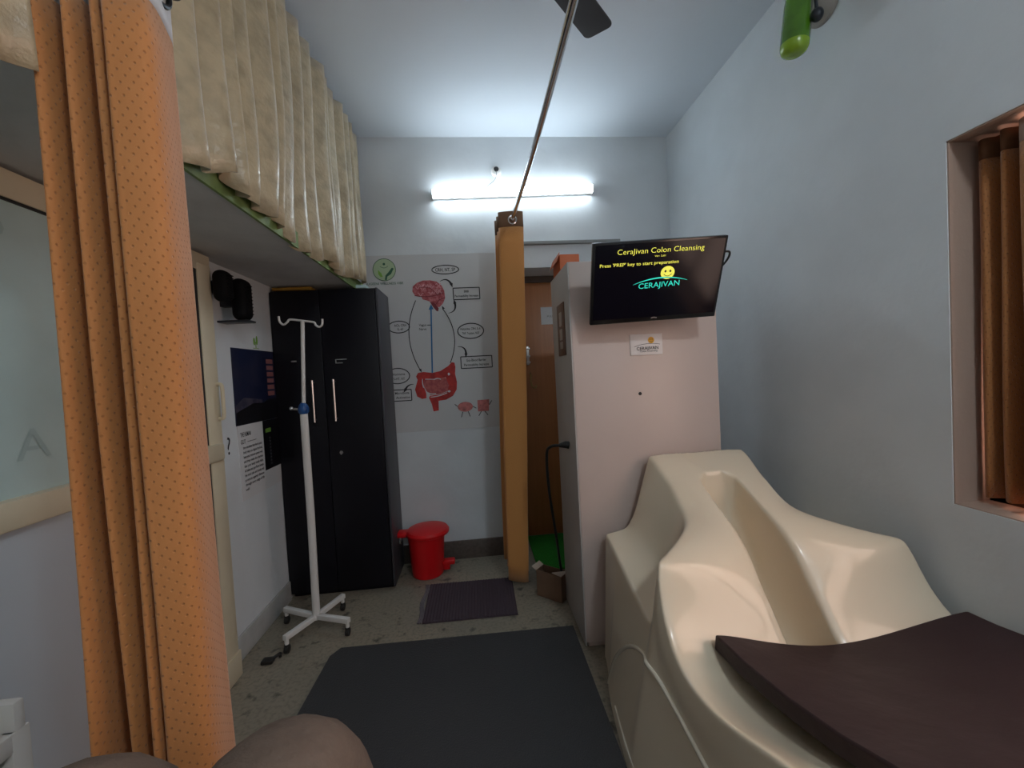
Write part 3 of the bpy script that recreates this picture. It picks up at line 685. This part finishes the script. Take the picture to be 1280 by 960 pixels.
# two black speakers on the left wall
def speaker(y, z, hw, hh, dep, label, foot):
    s = thing('wall_speaker', label, 'speaker', (XL, y, z), 'black speakers on the left wall')
    b = bmesh.new(); bmesh.ops.create_cube(b, size=1)
    for v in b.verts: v.co = Vector((v.co.x*dep, v.co.y*2*hw*(1 if v.co.x > 0 else .9), v.co.z*2*hh))
    bmesh.ops.bevel(b, geom=[e for e in b.edges], offset=min(hw, dep/2)*.95, segments=6, profile=.5, affect='EDGES')
    q = MB(); q.add(b, Matrix.Translation((XL+.068+dep/2, y, z))); q.build('speaker_body', 'matblack', s, True, 60)
    q = MB()
    for k in range(9): q.box(XL+.068+dep-.003, XL+.0695+dep, y-hw*.55, y+hw*.55, z-hh*.7+k*hh*.17, z-hh*.7+k*hh*.17+.004)
    q.build('grille', 'matblack', s)
    q = MB().box(XL, XL+.075, y+.0, y+.04, z-.03, z+.03, .003)
    q.build('bracket', 'darkmetal', s)
    if foot: MB().box(XL, XL+.068+dep, y-hw*.6, y+hw*.9, z-hh-.008, z-hh+.002, .002).build('foot_plate', 'darkmetal', s)
speaker(1.958, 1.814, .043, .073, .07, 'smaller domed black speaker on left wall right beside the cream door frame', False)
speaker(2.098, 1.777, .050, .103, .075, 'taller rounded black speaker on left wall above the night sky poster', True)

# ------------------------------------------------------------------ posters
ps = tag(MB().box(-.775, .180, YB-.004, YB-.001, .955, 2.226).build('wall_chart', 'poster'), 'large grey-white gut and brain chart hanging on the back wall', 'poster')
pl = Plate((0, YB-.004, 0), (1, 0, 0), (0, 0, 1), (0, -1, 0))
# brain
pm = MB(); pl.poly(pm, [(x, z) for x, z in [(-.408, 1.935), (-.425, 1.965), (-.420, 2.0), (-.39, 2.025), (-.345, 2.04), (-.295, 2.04), (-.25, 2.03), (-.215, 2.0), (-.198, 1.96), (-.195, 1.91), (-.212, 1.872), (-.24, 1.845), (-.262, 1.848), (-.285, 1.875), (-.32, 1.895), (-.355, 1.905), (-.365, 1.93)]]); pm.build('brain_picture', 'brain', ps)
pm = MB(); rnd = random.Random(6)
for k in range(16):
    x, z = rnd.uniform(-.40, -.22), rnd.uniform(1.92, 2.025)
    if x > -.25 and z > 2.0: continue
    q = [(x+i*.006, z+.010*math.sin(i*1.3+k)) for i in range(7)]
    pl.stroke(pm, q, .0055, .001, .0015)
pm.build('brain_highlights', 'brainhi', ps)
pm = MB(); pl.stroke(pm, arc((-.41, 1.935), (-.205, 1.95), -.018), .006, .001, .0015); pl.stroke(pm, arc((-.37, 1.99), (-.25, 1.93), .025), .004, .001, .0015); pl.stroke(pm, [(-.27, 1.86), (-.235, 1.90), (-.2, 1.91)], .006, .001, .0015)
pl.poly(pm, [(-.305, 1.885), (-.275, 1.88), (-.245, 1.838), (-.25, 1.815), (-.263, 1.82), (-.285, 1.85)], .001, .0015); pm.build('brain_stem', 'brainline', ps)
# gut
pm = MB(); pl.poly(pm, [(-.425, 1.33), (-.435, 1.355), (-.42, 1.38), (-.38, 1.385), (-.32, 1.375), (-.26, 1.385), (-.20, 1.42), (-.175, 1.445), (-.155, 1.44), (-.150, 1.41), (-.155, 1.36), (-.145, 1.30), (-.150, 1.245), (-.18, 1.20), (-.23, 1.175), (-.285, 1.17), (-.287, 1.10), (-.325, 1.095), (-.335, 1.15), (-.352, 1.195), (-.345, 1.21), (-.27, 1.215), (-.215, 1.235), (-.205, 1.28), (-.225, 1.34), (-.30, 1.33), (-.37, 1.335), (-.39, 1.30), (-.37, 1.23), (-.37, 1.195), (-.40, 1.19), (-.435, 1.21), (-.448, 1.26)]); pm.build('colon_picture', 'colon', ps)
pm = MB(); pl.poly(pm, [(-.38, 1.33), (-.30, 1.325), (-.23, 1.345), (-.205, 1.29), (-.21, 1.24), (-.27, 1.218), (-.34, 1.215), (-.37, 1.25), (-.39, 1.30)], .0002, .0008); pm.build('intestine_picture', 'gut', ps)
pm = MB()
pl.stroke(pm, arc((-.39, 1.335), (-.385, 1.27), -.004), .006, .001, .0016); pl.stroke(pm, arc((-.31, 1.325), (-.26, 1.325), .008), .007, .001, .0016); pl.poly(pm, pl.ell(-.2, 1.36, .008, .010, 12), .001, .0016); pl.poly(pm, pl.ell(-.205, 1.235, .010, .008, 12), .001, .0016)
pl.stroke(pm, arc((-.36, 1.235), (-.30, 1.225), -.006), .006, .001, .0016); pl.stroke(pm, arc((-.34, 1.20), (-.22, 1.225), -.006), .006, .001, .0016); pm.build('gut_highlights', 'paper', ps)
pm = MB(); pl.poly(pm, pl.ell(-.095, 1.115, .055, .036)); pm.build('round_figure', 'pinkpic', ps); pm = MB(); pl.poly(pm, [(-.005, 1.075), (.075, 1.075), (.082, 1.16), (-.005, 1.158)]); pm.build('square_figure', 'pinkpic', ps)
pm = MB(); pl.stroke(pm, [(-.318, 1.375), (-.300, 1.835)], .010); pl.poly(pm, [(-.318, 1.83), (-.282, 1.832), (-.298, 1.87)]); pm.build('nerve_arrow', 'nerve', ps)
pl.k = 1.35; pm = MB()
pl.stroke(pm, pl.ell(-.182, 2.113, .096, .031), .005, closed=True); pl.stroke(pm, pl.ell(-.535, 1.715, .075, .042), .005, closed=True)
pl.stroke(pm, pl.ell(-.025, 1.665, .094, .055), .0055, closed=True); pl.stroke(pm, pl.ell(-.565, 1.365, .085, .055), .005, closed=True)
def rect_line(a0, a1, b0, b1): pl.stroke(pm, [(a0, b0), (a1, b0)], .005); pl.stroke(pm, [(a0, b1), (a1, b1)], .005); pl.stroke(pm, [(a0, b0), (a0, b1)], .005); pl.stroke(pm, [(a1, b0), (a1, b1)], .005)
pm.build('label_ovals', 'ink', ps); pm = MB(); rect_line(-.135, .055, 1.895, 1.978); rect_line(-.108, .118, 1.395, 1.480); rect_line(-.62, -.475, 1.185, 1.265)
pm.build('label_boxes', 'ink', ps); pm = MB(); pl.stroke(pm, arc((-.405, 1.90), (-.405, 1.405), -.062), .0045); pl.stroke(pm, arc((-.185, 1.44), (-.215, 1.83), -.055), .0045)
def head(x, z, a, s=.022):
    ca, sa = math.cos(a), math.sin(a); pl.poly(pm, [(x+s*ca, z+s*sa), (x-s*.45*sa-s*.2*ca, z+s*.45*ca-s*.2*sa), (x+s*.45*sa-s*.2*ca, z-s*.45*ca-s*.2*sa)])
head(-.402, 1.402, -1.1); head(-.212, 1.835, 2.0)
for p0, p1, bl, ha in (((-.225, 2.03), (-.145, 2.008), .022, -1.3), ((-.178, 1.80), (-.128, 1.872), -.024, 1.8), ((-.125, 1.555), (-.068, 1.498), .022, -1.7), ((-.455, 1.30), (-.515, 1.265), -.012, -2.2)):
    q = arc(p0, p1, bl); pl.stroke(pm, q, [.002+.010*i/len(q) for i in range(len(q))]); head(*p1, ha, .026)
pl.stroke(pm, [(-.335, 1.72), (-.305, 1.72)], .004)
pm.build('arrows', 'ink', ps); pm = MB()
for x, z, dx, dz in ((-.15, 1.12, -.02, .018), (-.04, 1.115, .025, -.015), (-.115, 1.08, -.012, -.04), (-.075, 1.08, .012, -.038), (.08, 1.12, .02, .03), (.02, 1.075, -.02, -.032), (.045, 1.075, .022, -.03)): pl.stroke(pm, [(x, z), (x+dx, z+dz)], .004)
pm.build('figure_limbs', 'ink', ps); pl.k = 1.0
pm = MB()
for tx, a, b, wd, h in (('CRH, NT, SP', -.183, 2.113, .142, .024), ('BBB', -.040, 1.953, .034, .017), ('Permeability Increase', -.040, 1.921, .170, .017), ('ACh, CRH', -.525, 1.727, .085, .017), ('IL-6?', -.525, 1.70, .04, .016),
    ('Histamine, CRH, IL-6', -.026, 1.682, .145, .017), ('TNF, Tryptase, NGF', -.026, 1.650, .125, .017), ('Gut-Blood Barrier', .004, 1.453, .145, .019), ('Permeability Increase', .004, 1.420, .180, .018), ('Vagus', -.367, 1.723, .052, .018), ('Nerve', -.367, 1.694, .050, .018),
    ('Hormone', -.555, 1.378, .085, .017), ('5-HT, XT', -.555, 1.345, .08, .017), ('Microbiota', -.54, 1.242, .10, .017), ('Activation', -.535, 1.210, .10, .017)):
    pl.text(pm, tx, a, b, wd, h, bold=.014)
pm.build('lettering', 'ink', ps)
pm = MB(); pl.poly(pm, pl.ell(-.612, 2.125, .079, .078)); pm.build('logo_disc', 'logog', ps)
pm = MB(); pl.stroke(pm, pl.ell(-.612, 2.125, .079, .078), .004, .001, .0015, True)
pl.stroke(pm, [(-.605, 2.052), (-.600, 2.08), (-.575, 2.10), (-.552, 2.135)], [.014, .015, .022, .014], .001, .0016); pl.poly(pm, pl.ell(-.612, 2.165, .009, .009, 10), .001, .0016)
pl.stroke(pm, arc((-.64, 2.15), (-.585, 2.15), -.012), .003, .001, .0016)
pl.text(pm, 'SUGEENI WELLNESS VIBE', -.615, 2.028, .26, .017, bold=.012); pm.build('logo_mark', 'logod', ps)
pm = MB(); pl.poly(pm, [(-.655, 2.125), (-.633, 2.10), (-.625, 2.075), (-.642, 2.075), (-.655, 2.095)], .001, .0016); pm.build('logo_leaf', 'logol', ps)

# night poster on the left wall
px_ = XL
np_ = tag(MB().box(px_, px_+.003, 2.158, 2.60, 1.147, 1.552).build('night_poster', 'night'), 'dark night sky poster on the left wall beside black cupboard', 'poster')
pl = Plate((px_+.003, 0, 0), (0, 1, 0), (0, 0, 1), (1, 0, 0))
pm = MB(); pl.poly(pm, [(2.162, 1.25), (2.24, 1.29), (2.42, 1.27), (2.42, 1.20), (2.162, 1.20)]); pm.build('dusk_glow', 'nightg', np_)
pm = MB(); pl.poly(pm, [(2.16, 1.15), (2.59, 1.15), (2.59, 1.27), (2.50, 1.27), (2.42, 1.25), (2.32, 1.255), (2.25, 1.235), (2.162, 1.215)], .001, .0016); pm.build('tree_line', 'nightb', np_)
pm = MB()
for k in range(6): pl.rect(pm, 2.49, 2.565, 1.478-k*.038, 1.504-k*.038)
pm.build('text_boxes', 'pinkbox', np_)
wp_ = tag(MB().box(px_, px_+.0025, 2.165, 2.60, .755, 1.146).build('text_sheet', 'paper'), 'white printed text sheet under the night sky poster', 'poster')
pm = MB(); pl2 = Plate((px_+.0025, 0, 0), (0, 1, 0), (0, 0, 1), (1, 0, 0))
pl2.text(pm, 'THE HUMAN', 2.232, 1.098, .095, .024, bold=.01); pl2.text(pm, 'GUT', 2.205, 1.060, .042, .022, bold=.01); pl2.stroke(pm, [(2.245, 1.055), (2.33, 1.055)], .002)
for k, tx in enumerate(('the microbes that live in your', 'body help you digest the food,', 'keep your immune system well,', 'and they make the vitamins', 'that your body needs daily.', 'A balanced gut flora keeps', 'the mind calm and steady and', 'protects against disease', 'through every stage of life')):
    pl2.text(pm, tx, 2.292, 1.028-k*.0245, .185, .014, bold=.014)
pl2.text(pm, 'well.', 2.215, .807, .035, .013, bold=.014)
pm.build('lettering', 'ink', wp_)
pm = MB(); pl2.rect(pm, 2.405, 2.598, .86, 1.146); lab(pm.build('dark_strip', 'nightb', wp_), 'black side strip with small green heading')
pm = MB(); pl2.rect(pm, 2.43, 2.49, 1.075, 1.098, .001, .0016); pm.build('strip_heading', 'logol', wp_)
pm = MB()
for k in range(9): pl2.poly(pm, pl2.ell(2.475, 1.04-k*.019, .008, .004, 10), .001, .0016)
pm.build('strip_bullets', 'inkg', wp_)
pm = MB(); pl3 = Plate((px_, 0, 0), (0, 1, 0), (0, 0, 1), (1, 0, 0)); pl3.text(pm, '?', 2.088, 1.062, .024, .09, bold=.0)
tag(pm.build('question_mark', 'ink'), 'black question mark on the left wall between door frame and posters', 'lettering')
pm = MB(); pl3.stroke(pm, [(2.40, 1.565), (2.40, 1.60)], .006); pl3.poly(pm, pl3.ell(2.385, 1.60, .010, .022, 12)); pl3.poly(pm, pl3.ell(2.412, 1.608, .009, .026, 12)); pl3.stroke(pm, [(2.37, 1.562), (2.43, 1.562)], .003)
tag(pm.build('leaf_emblem', 'logol'), 'tiny green leaf emblem on the left wall above night sky poster', 'emblem')

# ------------------------------------------------------------------ fan, wall lamp
hub = Vector((.145, 1.22, 2.745))
fn = thing('ceiling_fan', 'dark brown ceiling fan with one blade showing at the top', 'fan', (hub.x, hub.y, ZC))
MB().lathe([(.02, .14), (.085, .06), (.10, .03), (.10, -.02), (.07, -.05), (.02, -.06)], hub, 'Z', 32).build('motor', 'fanb', fn)
MB().tube([(hub.x, hub.y, hub.z+.1), (hub.x, hub.y, ZC)], .012, 12).lathe([(.02, ZC-.07-hub.z), (.05, ZC-.02-hub.z), (.055, ZC-hub.z)], hub, 'Z', 20).build('down_rod', 'fanb', fn)
for k in range(3):
    a = math.radians(45+120*k); dx = Vector((math.cos(a), math.sin(a), 0)); dy = Vector((-math.sin(a), math.cos(a), .10)).normalized()
    b = MB(); L_ = .63; ww = .062; r_ = .022; o2 = []
    o2 = [(.12, -.035), (.2, -ww*.92), (L_-r_, -ww)] + [(L_-r_+r_*math.sin(t), -ww+r_-r_*math.cos(t)) for t in (PI/6, PI/3, PI/2)] + [(L_-r_+r_*math.cos(t), ww-r_+r_*math.sin(t)) for t in (0, PI/6, PI/3, PI/2)] + [(.2, ww*.92), (.12, .035)]
    Plate(hub, dx, dy, dx.cross(dy)).poly(b, o2, -.003, .003)
    b.obox(hub+dx*.12, dx, dy, dx.cross(dy), .14, .03, .01); b.build('blade', 'fanb', fn, False)

wl = thing('wall_lamp', 'wall lamp with green glass bottle shade high on the right wall', 'lamp', (XR, 1.6, 2.76))
MB().lathe([(.075, 0), (.075, -.012), (.062, -.030), (.045, -.050), (.02, -.06)], (XR, 1.575, 2.80), 'X', 30).build('lamp_base', 'beige', wl)
MB().tube(catmull([(XR-.05, 1.55, 2.80), (XR-.10, 1.52, 2.80), (XR-.135, 1.50, 2.83), (1.33, 1.53, 2.90), (1.30, 1.56, 2.93), (1.30, 1.565, 2.85)], 6), .009, 10).ball((1.40, 1.485, 2.678), .022, 1, 1, 1.15).tube(catmull([(1.385, 1.485, 2.79), (1.395, 1.485, 2.74), (1.40, 1.485, 2.69)], 4), .006, 8).build('lamp_arm', 'darkmetal', wl)
sh = Vector((1.355, 1.545, 0)); lean = Vector((.03, .0, .28)).normalized()
q = bmesh.new()
sm = MB().lathe([(.012, .36), (.030, .345), (.036, .27), (.044, .235), (.049, .19), (.051, .09), (.051, .035)], (0, 0, 0), 'Z', 28)
R_ = Vector((0, 0, 1)).rotation_difference(Vector((.10, -.04, 1)).normalized()).to_matrix().to_4x4()
sm.bm.transform(Matrix.Translation((1.356, 1.552, 2.580)) @ R_); sm.build('lamp_shade', 'lampglass', wl)
sm = MB().lathe([(.051, .035), (.050, .02), (.044, .006), (.030, -.003), (.004, -.005)], (0, 0, 0), 'Z', 28)
sm.bm.transform(Matrix.Translation((1.356, 1.552, 2.580)) @ R_); lab(sm.build('shade_tip', 'lamptip', wl), 'brighter yellow-green bottom of the shade')

# cool fill lamp, added out of view to brighten the sides facing the camera
cl = thing('fill_lamp', 'round white fill lamp added on the ceiling behind the viewer', 'light', (1.0, -.70, ZC))
MB().lathe([(.17, 0), (.17, -.025), (.15, -.03)], (1.0, -.70, ZC), 'Z', 36).build('lamp_base', 'white', cl)
M['fill_glow'] = mat('cool_fill_glow', (.86, .95, 1.0), .5, emit=FILL_POWER)
MB().lathe([(.15, -.03), (.14, -.06), (.10, -.085), (.04, -.098), (.005, -.10)], (1.0, -.70, ZC), 'Z', 36).build('diffuser', 'fill_glow', cl)

# ------------------------------------------------------------------ white rack at the lower left
rk = thing('storage_rack', 'white plastic storage rack with slatted sides at lower left corner', 'rack', (-1.1, .66, 0))
f = MB()
for x in (-1.205, -1.015):
    for y in (.45, .915): f.box(x-.016, x+.016, y-.018, y+.018, 0, .655, .004)
for z in (.22, .635): 
    f.box(-1.21, -1.01, .44, .46, z-.03, z+.02, .004).box(-1.21, -1.01, .905, .925, z-.03, z+.02, .004)
    f.box(-1.025, -1.0, .44, .925, z-.022, z+.02, .004).box(-1.22, -1.195, .44, .925, z-.022, z+.02, .004)
f.box(-1.22, -1.0, .905, .928, .635, .715, .006)
f.build('frame', 'plastic', rk)
g = MB()
for k in range(10): g.box(-1.022, -1.014, .47, .90, .27+k*.034, .285+k*.034, .002)
lab(g.build('slats', 'plastic', rk), 'slatted side grille')
lab(MB().box(-1.20, -1.02, .455, .91, .60, .612).build('tray', 'logog', rk), 'pale green tray under the top rim')
MB().box(-1.19, -1.03, .47, .90, .03, .57).build('drawer', 'gasket', rk)

# ------------------------------------------------------------------ the seated person whose knees show at the bottom edge
def skin_mesh(name, verts, edges, m, parent=None, lev=2, root=0):
    me = bpy.data.meshes.new(name); me.from_pydata([v[0] for v in verts], edges, []); me.materials.append(M[m])
    o = bpy.data.objects.new(name, me); C.objects.link(o)
    md = o.modifiers.new('skin', 'SKIN')
    for i, v in enumerate(verts):
        r = v[1] if isinstance(v[1], tuple) else (v[1], v[1]); me.skin_vertices[0].data[i].radius = r
        me.skin_vertices[0].data[i].use_root = (i == root)
    md.use_smooth_shade = True
    s = o.modifiers.new('sub', 'SUBSURF'); s.levels = lev; s.render_levels = lev
    if parent is not None: o.parent = parent; o.matrix_parent_inverse = wm(parent).inverted()
    return o
def leg_chain(k):   # k scales the radii: 1 = cloth, <1 = the body inside
    v = [((-.42, -.06, .715), .145*k)]; e = []
    for hip, mid, knee, shin, ank in (((-.34, .02, .70), (-.335, .30, .755), (-.305, .575, .79), (-.235, .66, .43), (-.235, .655, .15)),
                                      ((-.50, .02, .70), (-.52, .28, .765), (-.518, .51, .823), (-.55, .61, .43), (-.56, .61, .15))):
        i = len(v); v += [(hip, .115*k), (mid, .118*k), (knee, .108*k), (tuple(a+b for a, b in zip(knee, (.014, .055, -.07))), .098*k), (shin, .075*k), (ank, .07*k if k == 1 else .042)]
        e += [(0, i), (i, i+1), (i+1, i+2), (i+2, i+3), (i+3, i+4), (i+4, i+5)]
    return v, e
v, e = leg_chain(.82)
for ai, (x, sx) in ((6, (-.235, .01)), (12, (-.56, -.01))):
    i = len(v); v += [((x, .64, .075), .042), ((x+sx, .72, .06), (.042, .03)), ((x+sx*2, .81, .048), (.045, .022))]; e += [(ai, i), (i, i+1), (i+1, i+2)]
pr = tag(skin_mesh('person', v, e, 'skin'), 'seated person in brown trousers, only both knees showing at bottom edge', 'person')
v, e = leg_chain(1.0); skin_mesh('trousers', v, e, 'trouser', pr)
st = thing('stool', 'stool the person with brown trousers sits on', 'stool', (-.42, -.08, 0))
MB().lathe([(.05, .525), (.17, .53), (.18, .55), (.17, .575), (.05, .58)], (-.42, -.08, 0), 'Z', 32).build('seat', 'black', st)
for k in range(4):
    a = PI/4+k*PI/2; MB().tube([(-.42+.10*math.cos(a), -.08+.10*math.sin(a), .52), (-.42+.17*math.cos(a), -.08+.17*math.sin(a), 0)], .013, 10).build('leg', 'steel', st)
